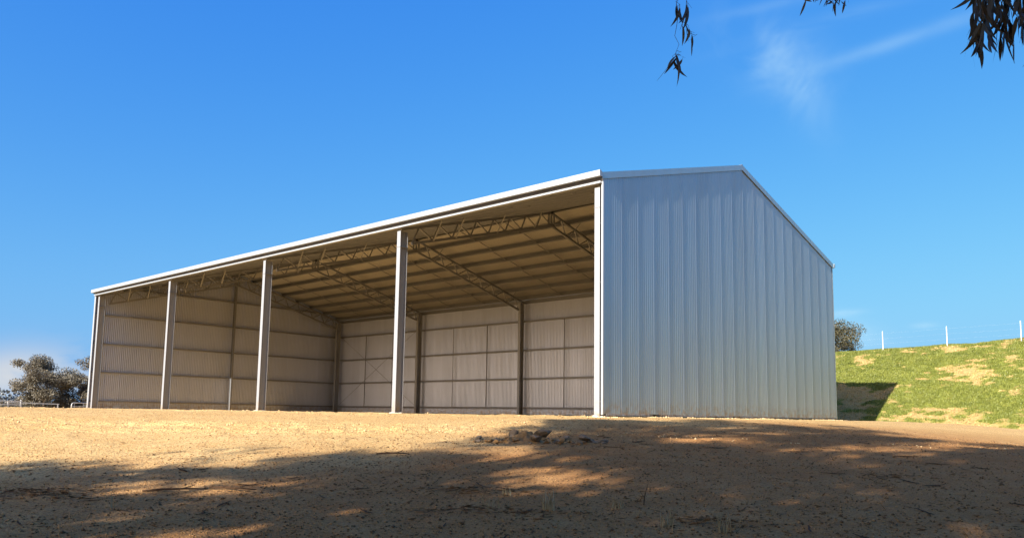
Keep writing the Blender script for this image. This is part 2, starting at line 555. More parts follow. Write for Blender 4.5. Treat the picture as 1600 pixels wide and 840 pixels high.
bank = link('grass_bank', np_mesh('grass_bank', np.stack([BX, BY, BZ], -1).reshape(-1, 3), faces, M['bank'], True, {'grass': BG.ravel()}))
tag(bank, 'steep bank of patchy green grass and bare soil behind the shed', 'bank', kind='structure')

# grass tufts on the bank (stuff)
def tufts(n, x0, x1, y0, y1, want, h0, h1, name, material, hz=bank_h, width=.02, blades=3, spread=.05):
    x = rng.uniform(x0, x1, n); y = rng.uniform(y0, y1, n)
    g = grass_mask(x, y) if want else None
    if want == 'g':
        keep = rng.random(n) < ss(g, .42, .7)
    elif want == 's':
        keep = rng.random(n) < 1 - ss(g, .30, .55)
    else:
        keep = np.ones(n, bool)
    x, y = x[keep], y[keep]
    z = hz(x, y) - .01
    k = len(x)
    vs, fs = [], []
    for b in range(blades):
        ang = rng.uniform(0, 2 * np.pi, k)
        hh = rng.uniform(h0, h1, k)
        lean = rng.uniform(.1, .8, k) * hh
        ox, oy = rng.normal(0, spread, k), rng.normal(0, spread, k)
        wx, wy = -np.sin(ang) * width, np.cos(ang) * width
        p0 = np.stack([x + ox - wx, y + oy - wy, z], -1)
        p1 = np.stack([x + ox + wx, y + oy + wy, z], -1)
        p2 = np.stack([x + ox + np.cos(ang) * lean, y + oy + np.sin(ang) * lean, z + hh], -1)
        vs.append(np.stack([p0, p1, p2], 1).reshape(-1, 3))
    v = np.concatenate(vs)
    f = np.arange(len(v)).reshape(-1, 3)
    return link(name, np_mesh(name, v, f, material))
gt = tufts(85000, -9, 12, 19.8, 31, 'g', .03, .085, 'grass', M['blade'], width=.018, blades=4)
tag(gt, 'short green grass growing on the bank', 'grass', kind='stuff')
st = tufts(22000, -9, 12, 19.6, 31, 's', .02, .07, 'dead_grass', M['straw'], width=.03, blades=3)
tag(st, 'dry straw coloured grass in the bare patches of the bank', 'dry grass', kind='stuff')

# ------------------------------------------------------------------ shed
BAY, WD, HE, RISE = 8.05, 15.5, 6.0, 2.1
HW = WD / 2
TH = math.atan2(RISE, HW)
XF = -4 * BAY - 0.40                        # plane of the far end wall
shed = empty('farm_shed', (XF / 2, HW, 0))
tag(shed, 'long galvanised steel farm shed, four bays open along the front', 'shed')
def part(mb, name, m, parent=shed, smooth=False):
    return link_w(name, mb.mesh(name, M[m], smooth), parent)
def link_w(name, me, parent):
    """child whose mesh is written in world coordinates"""
    o = bpy.data.objects.new(name, me)
    COL.objects.link(o)
    o.parent = parent
    t, q = Vector((0, 0, 0)), parent
    while q is not None:
        t += Vector(q.location)
        q = q.parent
    o.location = -t
    return o
def c_prof(d, w, t=.006):
    """lipped channel: depth d along a, flange w along b"""
    return [(0, 0), (d, 0), (d, w), (d - .02, w), (d - .02, w - t), (d - t, w - t), (d - t, t), (t, t), (t, w - t), (.02, w - t), (.02, w), (0, w)]
def i_prof(d, w, tf=.014, tw=.009):
    h, g, k = d / 2, w / 2, tw / 2
    return [(-h, -g), (-h + tf, -g), (-h + tf, -k), (h - tf, -k), (h - tf, -g), (h, -g), (h, g), (h - tf, g), (h - tf, k), (-h + tf, k), (-h + tf, g), (-h, g)]
def roof_z(y):                              # top of the roof sheeting
    return 6.12 + (HW - abs(y - HW)) * math.tan(TH)
COLX = [-0.215] + [-BAY * i for i in (1, 2, 3, 4)]
# columns
for i, cx in enumerate(COLX):
    for side in (0, 1):
        cy = .20 if side == 0 else WD - .36
        tz = 5.80 if side == 0 else 5.84
        mb = MB().prism(i_prof(.31, .166), (cx, cy, -.25), (0, 1, 0), (1, 0, 0), (0, 0, tz + .25))
        col = part(mb, 'column', 'column')
        part(MB().box(cx - .088, cx + .088, cy - .16, cy + .16, 5.262, 5.287), 'splice_plate', 'steel', col)
        part(MB().box(cx - .12, cx + .12, cy - .19, cy + .19, -.02, .005), 'base_plate', 'steel', col)
        g0 = float(zground(cx, cy))
        fm = MB()
        pts = []
        for k in range(10):
            a = 2 * math.pi * k / 10
            rr = .30 * random.uniform(.8, 1.15)
            pts.append((math.cos(a) * rr * .9, math.sin(a) * rr))
        fm.v = [(cx + px_, cy + py_, g0 - .12) for px_, py_ in pts] + [(cx + px_ * .8, cy + py_ * .8, g0 + random.uniform(.015, .05)) for px_, py_ in pts]
        fm.f = [(k, (k + 1) % 10, 10 + (k + 1) % 10, 10 + k) for k in range(10)] + [tuple(range(10, 20))]
        part(fm, 'concrete_footing', 'concrete')
# end wall posts
for wx, s in ((-.20, -1), (XF + .20, 1)):
    part(MB().prism(i_prof(.2, .09), (wx + s * .12, HW, -.2), (1, 0, 0), (0, 1, 0), (0, 0, roof_z(HW) - .30)), 'wall_post', 'steel')
# trusses
sl = Vector((0, math.cos(TH), math.sin(TH)))
nm = Vector((0, -math.sin(TH), math.cos(TH)))
def on_slope(x, s, off, rear=False):
    """point s metres up the slope from the wall line, off metres above the sheeting (negative is below)"""
    p = Vector((x, 0, 6.12)) + sl * s + nm * off
    if rear:
        p.y = WD - p.y
    return p
SLEN = HW / math.cos(TH)
TOPC, BOTC = -.275, -.775
PUR = [.32 + 1.07 * k for k in range(8)]
for i, cx in enumerate(COLX):
    tr = empty('roof_truss', (0, 0, 0))
    tr.parent = shed
    tr.location = Vector((cx, HW, 0)) - Vector(shed.location)
    sx = cx + .0
    for rear in (False, True):
        part(MB().bar(on_slope(sx, .05, TOPC, rear), on_slope(sx, SLEN + TOPC * math.tan(TH) * -0 - .02, TOPC, rear), .075, .09), 'top_chord', 'steel', tr)
        part(MB().bar(on_slope(sx, .40, BOTC, rear), on_slope(sx, SLEN - .19, BOTC, rear), .075, .09), 'bottom_chord', 'steel', tr)
        n = 8
        s0, s1 = .42, SLEN - .22
        st_ = (s1 - s0) / n
        for k in range(n):
            a = s0 + st_ * k
            ta, tb = a + st_ * .42, a + st_
            part(MB().bar(on_slope(sx, a + .03, BOTC + .04, rear), on_slope(sx, ta, TOPC - .04, rear), .04, .04), 'web', 'steel', tr)
            part(MB().bar(on_slope(sx + .003, ta + .06, TOPC - .04, rear), on_slope(sx + .003, tb - .02, BOTC + .04, rear), .04, .04), 'web', 'steel', tr)
        # knee plate between column and chord
        # fly braces up to the purlins
        for q, k in enumerate((1, 2, 4, 6) if not rear else (1, 6)):
            s = PUR[k]
            for sgn in ((1,) if i == 0 and False else (1,)):
                dx = -.62 if i == 0 else .62
                part(MB().bar(on_slope(sx + .05 * (1 if dx > 0 else -1), s - .05, BOTC, rear), on_slope(sx + dx, s, -.12, rear), .05, .012), 'fly_brace', 'steel', tr)
    zt = roof_z(HW)
    for dy in (-.16, 0, .16):
        part(MB().bar((sx, HW + dy, zt - .30 - abs(dy) * .27), (sx, HW + dy, zt - .86 - abs(dy) * .27), .06, .06, (0, 1, 0)), 'apex_strut', 'steel', tr)
# purlins: lipped channels along the shed
X0, X1 = XF + .02, -.02
for rear in (False, True):
    for s in PUR:
        o = on_slope(X0, s, -.222, rear)
        A = nm.copy(); B = sl.copy()
        if rear:
            A.y = -A.y; B.y = -B.y
        part(MB().prism(c_prof(.2, .075), o, A, B, (X1 - X0, 0, 0)), 'purlin', 'steel')
    # bridging between purlins, two lines per bay
    for b in range(4):
        xa, xb = COLX[b + 1], COLX[b]
        for fr in (.34, .67):
            xm = xa + (xb - xa) * fr
            mb = MB()
            for k in range(len(PUR) - 1):
                xo = xm + (.06 if k % 2 else -.06)
                mb.bar(on_slope(xo, PUR[k] + .03, -.15, rear), on_slope(xo, PUR[k + 1] + .0, -.15, rear), .045, .03)
            part(mb, 'bridging', 'steel')
# eave beams front and rear
part(MB().prism(c_prof(.20, .075), (X0, -.005, 5.865), (0, 0, 1), (0, 1, 0), (X1 - X0, 0, 0)), 'eave_beam', 'steel')
part(MB().prism([(0, 0), (.05, 0), (.05, .006), (.006, .006), (.006, .07), (0, .07)], (X0, -.09, 5.862), (0, 0, 1), (0, 1, 0), (X1 - X0, 0, 0)), 'eave_trim', 'trim')
part(MB().prism(c_prof(.20, .075), (X0, WD - .02, 5.84), (0, 0, 1), (0, -1, 0), (X1 - X0, 0, 0)), 'eave_beam', 'steel')
# girts
GZ = [.34, 1.85, 3.34, 4.86]
gp = c_prof(.19, .07)
gp = [(b, a) for a, b in gp][::-1]
for b in range(4):
    xa, xb = COLX[b + 1], COLX[b]
    for z in GZ:
        part(MB().prism(c_prof(.19, .07), (xa + .02, WD - .215, z), (0, 1, 0), (0, 0, 1), (xb - xa - .04, 0, 0)), 'girt', 'steel')
    for fr in (.34, .67):
        xm = xa + (xb - xa) * fr
        part(MB().bar((xm, WD - .15, GZ[0] + .07), (xm, WD - .15, GZ[3]), .04, .03, (0, 1, 0)), 'bridging', 'steel')
for wx, s in ((XF + .02, 1), (-.02, -1)):
    for z in GZ + [6.36]:
        for ya, yb in ((.06 if z < 6 else .9, HW - .01), (HW + .01, WD - (.06 if z < 6 else .9))):
            if z > 6:
                ya = ya if ya > 2 else 1.6
                yb = yb if yb < WD - 2 else WD - 1.6
            part(MB().prism(c_prof(.19, .07), (wx, ya, z), (s, 0, 0), (0, 0, 1), (0, yb - ya, 0)), 'girt', 'steel')
# rod bracing in the last bay of the rear wall
for za, zb in ((.35, 5.0), (5.0, .35)):
    part(MB().tube([(COLX[4] + .1, WD - .30 - (.02 if za < 1 else 0), za), (COLX[3] - .1, WD - .30 - (.02 if za < 1 else 0), zb)], .011, 5), 'brace_rod', 'steel')

# corrugated sheets -------------------------------------------------
def corrugated(width, top, bottom, n=8, per=6, amp=.0075, lap=.34, lift=.012):
    """one sheet: list of (u, out, v0, v1) columns; top(u) and bottom(u) give its two ends"""
    m = int((n + lap) * per)
    pit = width / n
    out = []
    for i in range(m + 1):
        u = i * pit / per
        e = min(u, abs(width - u)) / pit                 # ribs away from a side lap
        k = amp if e > .6 else amp * 1.15                 # the lapped rib stands proud
        out.append((u, k * math.sin(2 * math.pi * i / per) + lift * (u / width - .5), bottom(u), top(u)))
    return out
def sheet_mesh(cols, place):
    v, f = [], []
    for i, (u, w, a, b) in enumerate(cols):
        v.append(place(u, w, a)); v.append(place(u, w, b))
        if i:
            f.append((2 * i - 2, 2 * i, 2 * i + 1, 2 * i - 1))
    return v, f
def make_sheet(name, cols, place, material='sheet', parent=shed):
    v, f = sheet_mesh(cols, place)
    me = bpy.data.meshes.new(name)
    me.from_pydata([tuple(p) for p in v], [], f)
    me.polygons.foreach_set('use_smooth', [True] * len(f))
    me.materials.append(M[material])
    me.update()
    return link_w(name, me, parent)
NG = 20
gw = WD / NG
for wx, s in ((0.0, 1), (XF, -1)):
    for k in range(NG):
        y0 = k * gw
        lap = .34 if k < NG - 1 else 0
        jit = random.uniform(-.006, .006) + (.05 if s > 0 else .0)
        cols = corrugated(gw, lambda u: roof_z(min(WD, y0 + u)) - .035, lambda u: jit, lap=lap)
        make_sheet('wall_sheet', cols, lambda u, w, z: (wx + s * w, y0 + u, z), 'sheet' if s > 0 else 'inner')
NB = 42
bw = (X1 + .02 - XF) / NB
proto = None
for k in range(NB):
    x0 = XF + k * bw
    if proto is None:
        cols = corrugated(bw, lambda u: 6.05, lambda u: .03)
        proto = make_sheet('wall_sheet', cols, lambda u, w, z: (XF + u, WD + .03 + w, z), 'inner')
        first_loc = proto.location.copy()
    elif k == NB - 1:
        make_sheet('wall_sheet', corrugated(bw, lambda u: 6.05, lambda u: .03, lap=-.2), lambda u, w, z: (x0 + u, WD + .03 + w, z), 'inner')
    else:
        o = proto.copy(); COL.objects.link(o); o.parent = shed
        o.location = first_loc + Vector((k * bw, 0, random.uniform(-.008, .008)))
for rear in (False, True):
    proto = None
    for k in range(NB):
        if proto is None:
            cols = corrugated(bw, lambda u: SLEN - .01, lambda u: -.08)
            proto = make_sheet('roof_sheet', cols, lambda u, w, s: on_slope(XF + u, s, w, rear), 'roof')
            first_loc = proto.location.copy()
        elif k == NB - 1:
            make_sheet('roof_sheet', corrugated(bw, lambda u: SLEN - .01, lambda u: -.08, lap=-.0), lambda u, w, s: on_slope(XF + k * bw + u, s, w, rear), 'roof')
        else:
            o = proto.copy(); COL.objects.link(o); o.parent = shed
            o.location = first_loc + Vector((k * bw, 0, 0))
# gutters, cappings, flashings
def gutter(yf, s):
    # box gutter: outer face at yf, open at the top
    pr = [(0, .0), (.115, .0), (.115, .105), (.112, .105), (.112, .003), (.003, .003), (.003, .142), (.014, .142), (.014, .153), (0, .153)]
    gm_ = 'trim' if s > 0 else 'sheet'
    g = part(MB().prism(pr, (XF - .05, yf, 6.005), (0, s, 0), (0, 0, 1), (.10 - XF, 0, 0)), 'gutter', gm_)
    for xe in (XF - .054, .051):
        part(MB().prism([(-.004, -.004), (.118, -.004), (.118, .108), (.03, .156), (-.004, .156)], (xe, yf, 6.005), (0, s, 0), (0, 0, 1), (.003, 0, 0)), 'stop_end', gm_, g)
    return g
gutter(-.215, 1)
gutter(WD + .235, -1)
for xe, s in ((.022, 1), (XF - .022, -1)):
    for rear in (False, True):
        a, b = on_slope(xe, -.085, .028, rear), on_slope(xe, SLEN + .008, .028, rear)
        d = b - a
        dn = Vector((0, 0, -1))
        # folded capping: face leg down the wall, top leg over the sheets
        part(MB().prism([(0, 0), (.135, 0), (.135, .004), (.004, .004), (.004, .17), (.012, .17), (.012, .174), (0, .174)], a + Vector((s * .022, 0, .0)), (-s, 0, 0), (0, 0, -1), d), 'barge_capping', 'sheet')
for cx_, cy_, sx_, sy_ in ((0, 0, 1, 1), (XF, 0, -1, 1), (0, WD + .03, 1, -1), (XF, WD + .03, -1, -1)):
    fl_ = .17 if (sx_ < 0 and sy_ > 0) else .058
    part(MB().prism([(0, 0), (fl_, 0), (fl_, .003), (.003, .003), (.003, .06), (0, .06)], (cx_ + sx_ * .018, cy_ - sy_ * .022, .02), (-sx_, 0, 0), (0, sy_, 0), (0, 0, 5.98)), 'corner_flashing', 'trim' if sy_ > 0 else 'sheet')
rc = MB()
zt = roof_z(HW) + .02
rc.prism([(-.17, -.046), (-.04, -.004), (0, .018), (.04, -.004), (.17, -.046), (.17, -.05), (.04, -.009), (0, .013), (-.04, -.009), (-.17, -.05)], (XF - .03, HW, zt + .012), (0, 1, 0), (0, 0, 1), (.07 - XF, 0, 0))
part(rc, 'ridge_capping', 'trim')
# small white weatherproof fitting standing on the rear roof edge
y_ = 9.55
zf = roof_z(y_)
fm = MB().box(-.16, -.02, y_ - .05, y_ + .05, zf + .03, zf + .10)
fm.box(-.13, -.05, y_ - .03, y_ + .03, zf - .01, zf + .03)
part(fm, 'roof_fitting', 'white_paint')

# ------------------------------------------------------------------ trees
def leaves_mesh(name, centers, dirs, L, Wd, material):
    n = len(centers)
    d = dirs / np.linalg.norm(dirs, axis=1, keepdims=True)
    r = rng.normal(size=(n, 3))
    w = np.cross(d, r)
    w /= np.linalg.norm(w, axis=1, keepdims=True) + 1e-9
    L = L[:, None]; Wd = Wd[:, None]
    v = np.stack([centers, centers + d * L * .45 + w * Wd * .5, centers + d * L, centers + d * L * .45 - w * Wd * .5], 1).reshape(-1, 3)
    f = np.arange(4 * n).reshape(-1, 4)
    return np_mesh(name, v, f, material)
def eucalypt(base, h, rad, seed, nleaf, leaf, lw, label, mats=('bark', 'leaf'), crown_from=.38, group=None, lean=(0, 0), nlimb=7, clump=.9, name='gum_tree', sub=5, k=7):
    rs = np.random.default_rng(seed)
    t = empty(name, base)
    tag(t, label, 'tree', group)
    tb = MB()
    r0 = h * .024
    pts = []
    for i in range(9):
        f = i / 8
        pts.append(Vector((lean[0] * f * f + rs.normal(0, .02 * h * f), lean[1] * f * f + rs.normal(0, .02 * h * f), -.3 + (h * .86 + .3) * f)))
    tb.tube(pts, [r0 * (1.25 if i == 0 else 1) * (1 - .85 * i / 8) for i in range(9)], k + 2)
    tips = []
    for j in range(nlimb):
        f = crown_from * .8 + (1 - crown_from * .8) * (j + .5) / nlimb * .92
        p = pts[0].lerp(pts[-1], f)
        q = min(7, int(f * 8)); p = pts[q].lerp(pts[q + 1], f * 8 - q)
        az = j * 2.4 + rs.uniform(-.4, .4)
        ln = rad * (1.05 - .55 * max(0, f - .45)) * rs.uniform(.75, 1.1)
        lift = rs.uniform(.25, .75)
        lp = []
        for i in range(6):
            g = i / 5
            lp.append(p + Vector((math.cos(az) * ln * g, math.sin(az) * ln * g, ln * lift * g * (1 - .25 * g))) + Vector(rs.normal(0, .05 * ln * g, 3)))
        tb.tube(lp, [r0 * .42 * (1 - .8 * i / 5) * (1.1 - .5 * f) for i in range(6)], k)
        for m_ in range(sub):
            g = rs.uniform(.35, 1.0)
            q = min(4, int(g * 5)); b = lp[q].lerp(lp[q + 1], g * 5 - q)
            e = b + Vector((rs.normal(0, .30 * rad), rs.normal(0, .30 * rad), rs.uniform(-.05, .35) * rad))
            tb.tube([b, b.lerp(e, .5) + Vector(rs.normal(0, .04 * rad, 3)), e], [r0 * .14, r0 * .09, r0 * .03], 4)
            tips.append(e)
        tips.append(lp[-1])
    for m_ in range(4):
        tips.append(pts[-1] + Vector((rs.normal(0, .22 * rad), rs.normal(0, .22 * rad), rs.uniform(-.1, .12) * h)))
    trunk = tb.build('trunk', M[mats[0]], None, True)
    trunk.parent = t
    T = np.array([tuple(p) for p in tips])
    size = rs.uniform(.5, 1.15, len(T)) * clump
    which = rs.choice(len(T), nleaf, p=size ** 2 / (size ** 2).sum())
    off = rs.normal(size=(nleaf, 3))
    off /= np.linalg.norm(off, axis=1, keepdims=True)
    off *= (rs.random((nleaf, 1)) ** .5) * size[which][:, None]
    off[:, 2] *= .62
    c = T[which] + off
    d = rs.normal(size=(nleaf, 3)) * .7
    d[:, 2] -= .55
    me = leaves_mesh('crown', c, d, rs.uniform(.6, 1.3, nleaf) * leaf, rs.uniform(.7, 1.3, nleaf) * lw, M[mats[1]])
    cr = link('crown', me)
    cr.parent = t
    return t
def zt_(x, y):
    return float(zground(x, y))
# stand of tall gums on the sunny side, behind where the photographer stands
STAND = [  # x, y, height, crown radius, seed, lowest crown, label
    (5.1, -31.0, 21.5, 4.0, 11, .42, 'tall gum tree at the paddock end of the stand behind the photographer'),
    (10.6, -34.0, 23.0, 4.6, 12, .40, 'tallest gum tree at the back of the stand behind the photographer'),
    (9.0, -27.5, 15.5, 3.6, 13, .42, 'lower gum tree at the front of the stand behind the photographer'),
    (14.8, -30.0, 20.5, 4.4, 14, .36, 'gum tree in the middle of the stand behind the photographer'),
    (19.6, -33.0, 22.5, 4.6, 15, .36, 'broad gum tree at the far right of the stand behind the photographer'),
    (13.6, -25.5, 11.8, 3.2, 16, .36, 'young gum tree nearest to the photographer in the stand behind'),
    (4.1, -29.5, 12.6, 2.6, 19, .52, 'slim gum tree beside the tall one at the paddock end of the stand'),
    (7.4, -29.0, 13.0, 2.9, 20, .50, 'slim gum tree in the second row of the stand behind the photographer'),
    (9.6, -24.5, 8.8, 2.3, 18, .42, 'bushy gum sapling in front of the stand behind the photographer'),
]
for (x, y, h, r_, sd, cf, lab) in STAND:
    eucalypt((x, y, zt_(x, y)), h, r_, sd, int((17000 if h > 14 else 4200 if x < 8 else 7000) * (r_ / 4.4) ** 2), .34, .13, lab, ('pale_bark', 'leaf'), cf, 'gum trees standing behind the photographer', nlimb=14, clump=.85 if h > 14 else .7, sub=7)

# gum beside the photographer whose drooping twigs hang into the top of the view
near = eucalypt((15.6, -15.6, zt_(15.6, -15.6)), 9.5, 2.8, 21, 5000, .30, .10, 'gum tree beside the photographer with leafy twigs drooping overhead', ('pale_bark', 'leaf'), .46, None, nlimb=8, clump=1.2)
nb = Vector(near.location)
def gum_leaf(mb, p, d, ln, wd, bend):
    """one lance-shaped sickle leaf of six faces"""
    p, d = Vector(p), Vector(d).normalized()
    side = d.cross(Vector((random.gauss(0, 1), random.gauss(0, 1), random.gauss(0, .3)))).normalized()
    nrm = side.cross(d)
    n = len(mb.v)
    K = 5
    for i in range(K + 1):
        t = i / K
        w = wd * math.sin(math.pi * min(1, .06 + t * .94)) ** .8 * (1 - .25 * t)
        c = p + d * ln * t + side * bend * ln * t * t
        mb.v.append(tuple(c - side * w / 2 + nrm * w * .12))
        mb.v.append(tuple(c + side * w / 2 + nrm * w * .12))
    for i in range(K):
        mb.f.append((n + 2 * i, n + 2 * i + 1, n + 2 * i + 3, n + 2 * i + 2))
def limb(pts, r0, r1):
    mb = MB()
    n = len(pts)
    mb.tube([Vector(p) for p in pts], [r0 + (r1 - r0) * i / (n - 1) for i in range(n)], 7)
    o = mb.build('limb', M['bark'], None, True)
    o.parent = near
    o.location = -nb
    return o
limb([(15.55, -15.6, 4.3), (14.4, -14.6, 4.9), (12.9, -13.2, 5.0), (11.4, -12.2, 4.4), (10.2, -11.9, 3.7), (9.4, -12.35, 3.15)], .09, .012)
limb([(12.9, -13.2, 5.0), (11.9, -12.1, 4.4), (11.1, -11.7, 3.5), (10.85, -11.75, 2.9)], .04, .01)
limb([(11.4, -12.2, 4.4), (10.5, -11.5, 3.7), (9.95, -11.55, 3.05)], .025, .008)
def hanging(strands, seed, mass=False, name='hanging_twig', wr=(.14, .21)):
    """drooping leafy twig; strands: (start, end, leaves, leaf length, spread)"""
    random.seed(seed)
    tw, lv = MB(), MB()
    for a, b, nl, ln, spd, rr in strands:
        a, b = Vector(a), Vector(b)
        pts = []
        for i in range(7):
            t = i / 6
            pts.append(a.lerp(b, t) + Vector((random.gauss(0, .012), random.gauss(0, .012), 0)) * (1 if 0 < i else 0))
        tw.tube(pts, [rr * (1 - .7 * i / 6) for i in range(7)], 4)
        for j in range(nl):
            t = random.uniform(.12, 1.0)
            q = min(5, int(t * 6)); p = pts[q].lerp(pts[q + 1], t * 6 - q)
            d = Vector((random.gauss(0, spd), random.gauss(0, spd), -1))
            st_ = p + d.normalized() * random.uniform(.01, .03)
            tw.tube([p, st_], [.0011, .0009], 3)
            gum_leaf(lv, st_, d, ln * random.uniform(.65, 1.2), ln * random.uniform(*wr), random.uniform(-.5, .5))
    o = tw.build(name, M['twig'])
    o.parent = near
    o.location = -nb
    if mass:
        l = lv.build('leaf_cluster', M['leaf_hang'])
        l.parent = o
        l['kind'] = 'stuff'
    else:
        for j in range(0, len(lv.v), 12):
            one = MB()
            one.v = lv.v[j:j + 12]
            one.f = [(2 * i, 2 * i + 1, 2 * i + 3, 2 * i + 2) for i in range(5)]
            l = one.build('leaf', M['leaf_hang'])
            l.parent = o
    return o
# sparse twig (seen against open sky), with a few leaves at its ends
E_ = Vector((9.41, -12.42, 2.35))
hanging([(E_ + Vector((.0, .07, .75)), E_ + Vector((-.02, .02, -.06)), 3, .12, .10, .005),
         (E_ + Vector((-.02, .02, -.06)), E_ + Vector((-.05, .05, -.40)), 0, .10, .15, .0024),
         (E_ + Vector((-.05, .05, -.31)), E_ + Vector((-.075, .045, -.36)), 4, .125, .35, .0016),
         (E_ + Vector((-.045, .05, -.31)), E_ + Vector((-.03, .075, -.345)), 3, .115, .40, .0016),
         (E_ + Vector((.0, .05, .1)), E_ + Vector((.035, .085, -.06)), 4, .13, .12, .0022),
         (E_ + Vector((-.02, .03, -.10)), E_ + Vector((.03, .07, -.22)), 5, .095, .25, .002),
         (E_ + Vector((-.02, .03, .02)), E_ + Vector((-.03, .01, -.08)), 5, .12, .08, .0018),
         (E_ + Vector((.03, .07, -.22)), E_ + Vector((.035, .075, -.27)), 1, .10, .05, .0014),
         (E_ + Vector((.0, .04, .2)), E_ + Vector((-.10, -.06, .02)), 2, .05, .3, .0018),
         (E_ + Vector((.0, .04, .2)), E_ + Vector((.14, .16, .04)), 2, .06, .3, .0018)], 5)
E2 = Vector((9.93, -11.61, 2.38))
hanging([(E2 + Vector((.02, .06, .55)), E2 + Vector((0, 0, .12)), 4, .10, .3, .004)] +
        [(E2 + Vector((0, 0, .22)), E2 + Vector((.04 * k, .035 * k, random.uniform(.06, .12))), 4, .085, .45, .0014) for k in (-3, -2, -1, 0, 1, 2, 3)], 6)
E3 = Vector((10.80, -11.75, 2.16))
st3 = [(E3 + Vector((.05, .0, .75)), E3 + Vector((0, 0, .1)), 6, .12, .3, .005)]
random.seed(31)
for k in range(22):
    ox = random.uniform(-.05, .30)
    dn = -.40 - (.03 if ox > .1 else 0) + random.uniform(-.07, .26)
    if ox < 0.0: dn += .06
    st3.append((E3 + Vector((ox * .5, ox * .45, .26 + random.uniform(-.1, .1))), E3 + Vector((ox * .9 - .02, ox * .8 - .02 + random.gauss(0, .05), dn + .10)), 15, .125, .20, .0018))
hanging(st3, 9, True, wr=(.15, .23))

# gums in the left background
eucalypt((-93.5, 17.6, -2.4), 7.9, 3.2, 41, 40000, .20, .10, 'grey-green spreading gum tree left of the shed, behind the white rails', ('bark', 'leaf_grey'), .10, None, nlimb=13, clump=1.15, sub=7)
eucalypt((-91.0, 21.7, -2.3), 6.0, 2.5, 44, 26000, .20, .10, 'lower gum tree filling the gap beside the left corner of the shed', ('bark', 'leaf_grey'), .08, None, nlimb=11, clump=1.1, sub=7)
eucalypt((-106.5, 29.6, -2.6), 11.2, 2.8, 43, 14000, .22, .11, 'taller gum tree mostly hidden behind the left corner of the shed', ('bark', 'leaf_grey'), .45, None, nlimb=9, clump=1.0, sub=5)
eucalypt((-90.0, 12.6, -2.4), 2.7, 1.8, 45, 7000, .16, .09, 'low bush at the foot of the left background gum tree', ('bark', 'leaf_grey'), .05, None, nlimb=8, clump=.8, sub=4, name='bush')
# gum behind the bank, beside the right edge of the shed
eucalypt((-23.0, 73.5, 3.0), 7.7, 3.1, 51, 42000, .19, .10, 'olive gum tree on top of the bank beside the shed wall', ('pale_bark', 'leaf_olive'), .12, None, nlimb=14, clump=1.5, sub=6)

# far wooded ridge, left
wood_v, wood_f = [], []
nW = 26000
wx = rng.uniform(-420, -320, nW); wy = rng.uniform(-60, 190, nW)
hgt = 11.5 * (.55 + .9 * fbm(wy * .09, wx * .02, 3)) * (1 - .3 * ss(wy, 78, 100))
wz = -6 + rng.random(nW) ** .6 * hgt
me = leaves_mesh('distant_woodland', np.stack([wx, wy, wz], -1), rng.normal(size=(nW, 3)), rng.uniform(1.0, 2.2, nW), rng.uniform(.7, 1.4, nW), M['leaf_far'])
tag(link('distant_woodland', me), 'haze-tinted far-off line of trees low on the left horizon', 'woodland', kind='stuff')

# ------------------------------------------------------------------ fences and yards
def fence_post(mb, x, y, z0, h, r):
    mb.tube([(x, y, z0 - .3), (x, y, z0 + h)], r, 6)
fp = [(-5.5, 28.3), (-2.26, 28.75), (.80, 28.95), (4.03, 29.1), (7.4, 29.2), (10.8, 29.3)]
fence = empty('wire_fence', (fp[1][0], fp[1][1], float(bank_h(*fp[1]))))
tag(fence, 'white posts and thin wires of the fence along the top of the bank', 'fence')
tops = []
for (x, y) in fp:
    z0 = float(bank_h(x, y))
    mb = MB().prism([(-.019, -.019), (.019, -.019), (.019, .019), (-.019, .019)], (x, y, z0 - .3), (1, 0, 0), (0, 1, 0), (0, 0, 1.32))
    link_w('post', mb.mesh('post', M['post_paint']), fence)
    tops.append((x, y, z0))
for hh in (.35, .62, .9):
    pts = [(x, y - .035, z + hh) for x, y, z in tops]
    link_w('wire', MB().tube(pts, .0009, 4).mesh('wire', M['pipe']), fence)
# white rail yard, far left
yd = empty('stock_yard', (-60.4, 4.4, -.55))
tag(yd, 'white railed stock yard panel low at the left edge', 'stock yard')
zy = zt_(-60.5, 4.5)
Ya, Yb = 0.2, 5.25
for y in (0.2, 1.5, 2.6, 3.5, 4.35, 5.25):
    link_w('post', MB().bar((-60.5, y, zy - .2), (-60.5, y, .52 + (.1 if y in (3.5, 5.25) else 0)), .09).mesh('post', M['post_paint']), yd)
for z in (.5, .22, -.06):
    link_w('rail', MB().bar((-60.45, Ya, z), (-60.45, Yb, z), .035, .06).mesh('rail', M['post_paint']), yd)
link_w('rail', MB().bar((-64.5, 5.25, .42), (-64.5, 9.4, .34), .06, .07).mesh('rail', M['post_paint']), yd)
link_w('post', MB().bar((-64.5, 9.3, -1.2), (-64.5, 9.3, .34), .08).mesh('post', M['post_paint']), yd)
# bent pipe gate beside the corner of the shed
gate = empty('pipe_gate', (-46.8, 4.6, -.12))
tag(gate, 'low grey pipe gate frame beside the left corner of the shed', 'gate')
gx, ga, gb, gt_ = -46.8, 4.22, 6.0, .36
link_w('frame', MB().tube([(gx, ga - .02, -.5), (gx, ga, .24), (gx, ga + .04, .33), (gx, ga + .12, gt_), (gx, gb, gt_), (gx, gb, -.5)], .03, 7).mesh('frame', M['pipe'], True), gate)
link_w('rail', MB().tube([(gx, ga + .01, .12), (gx, gb, .12)], .018, 6).mesh('rail', M['pipe'], True), gate)
for y in (ga + .17, ga + .75, ga + 1.3):
    link_w('upright', MB().tube([(gx, y, -.5), (gx, y, gt_)], .014, 6).mesh('upright', M['pipe'], True), gate)

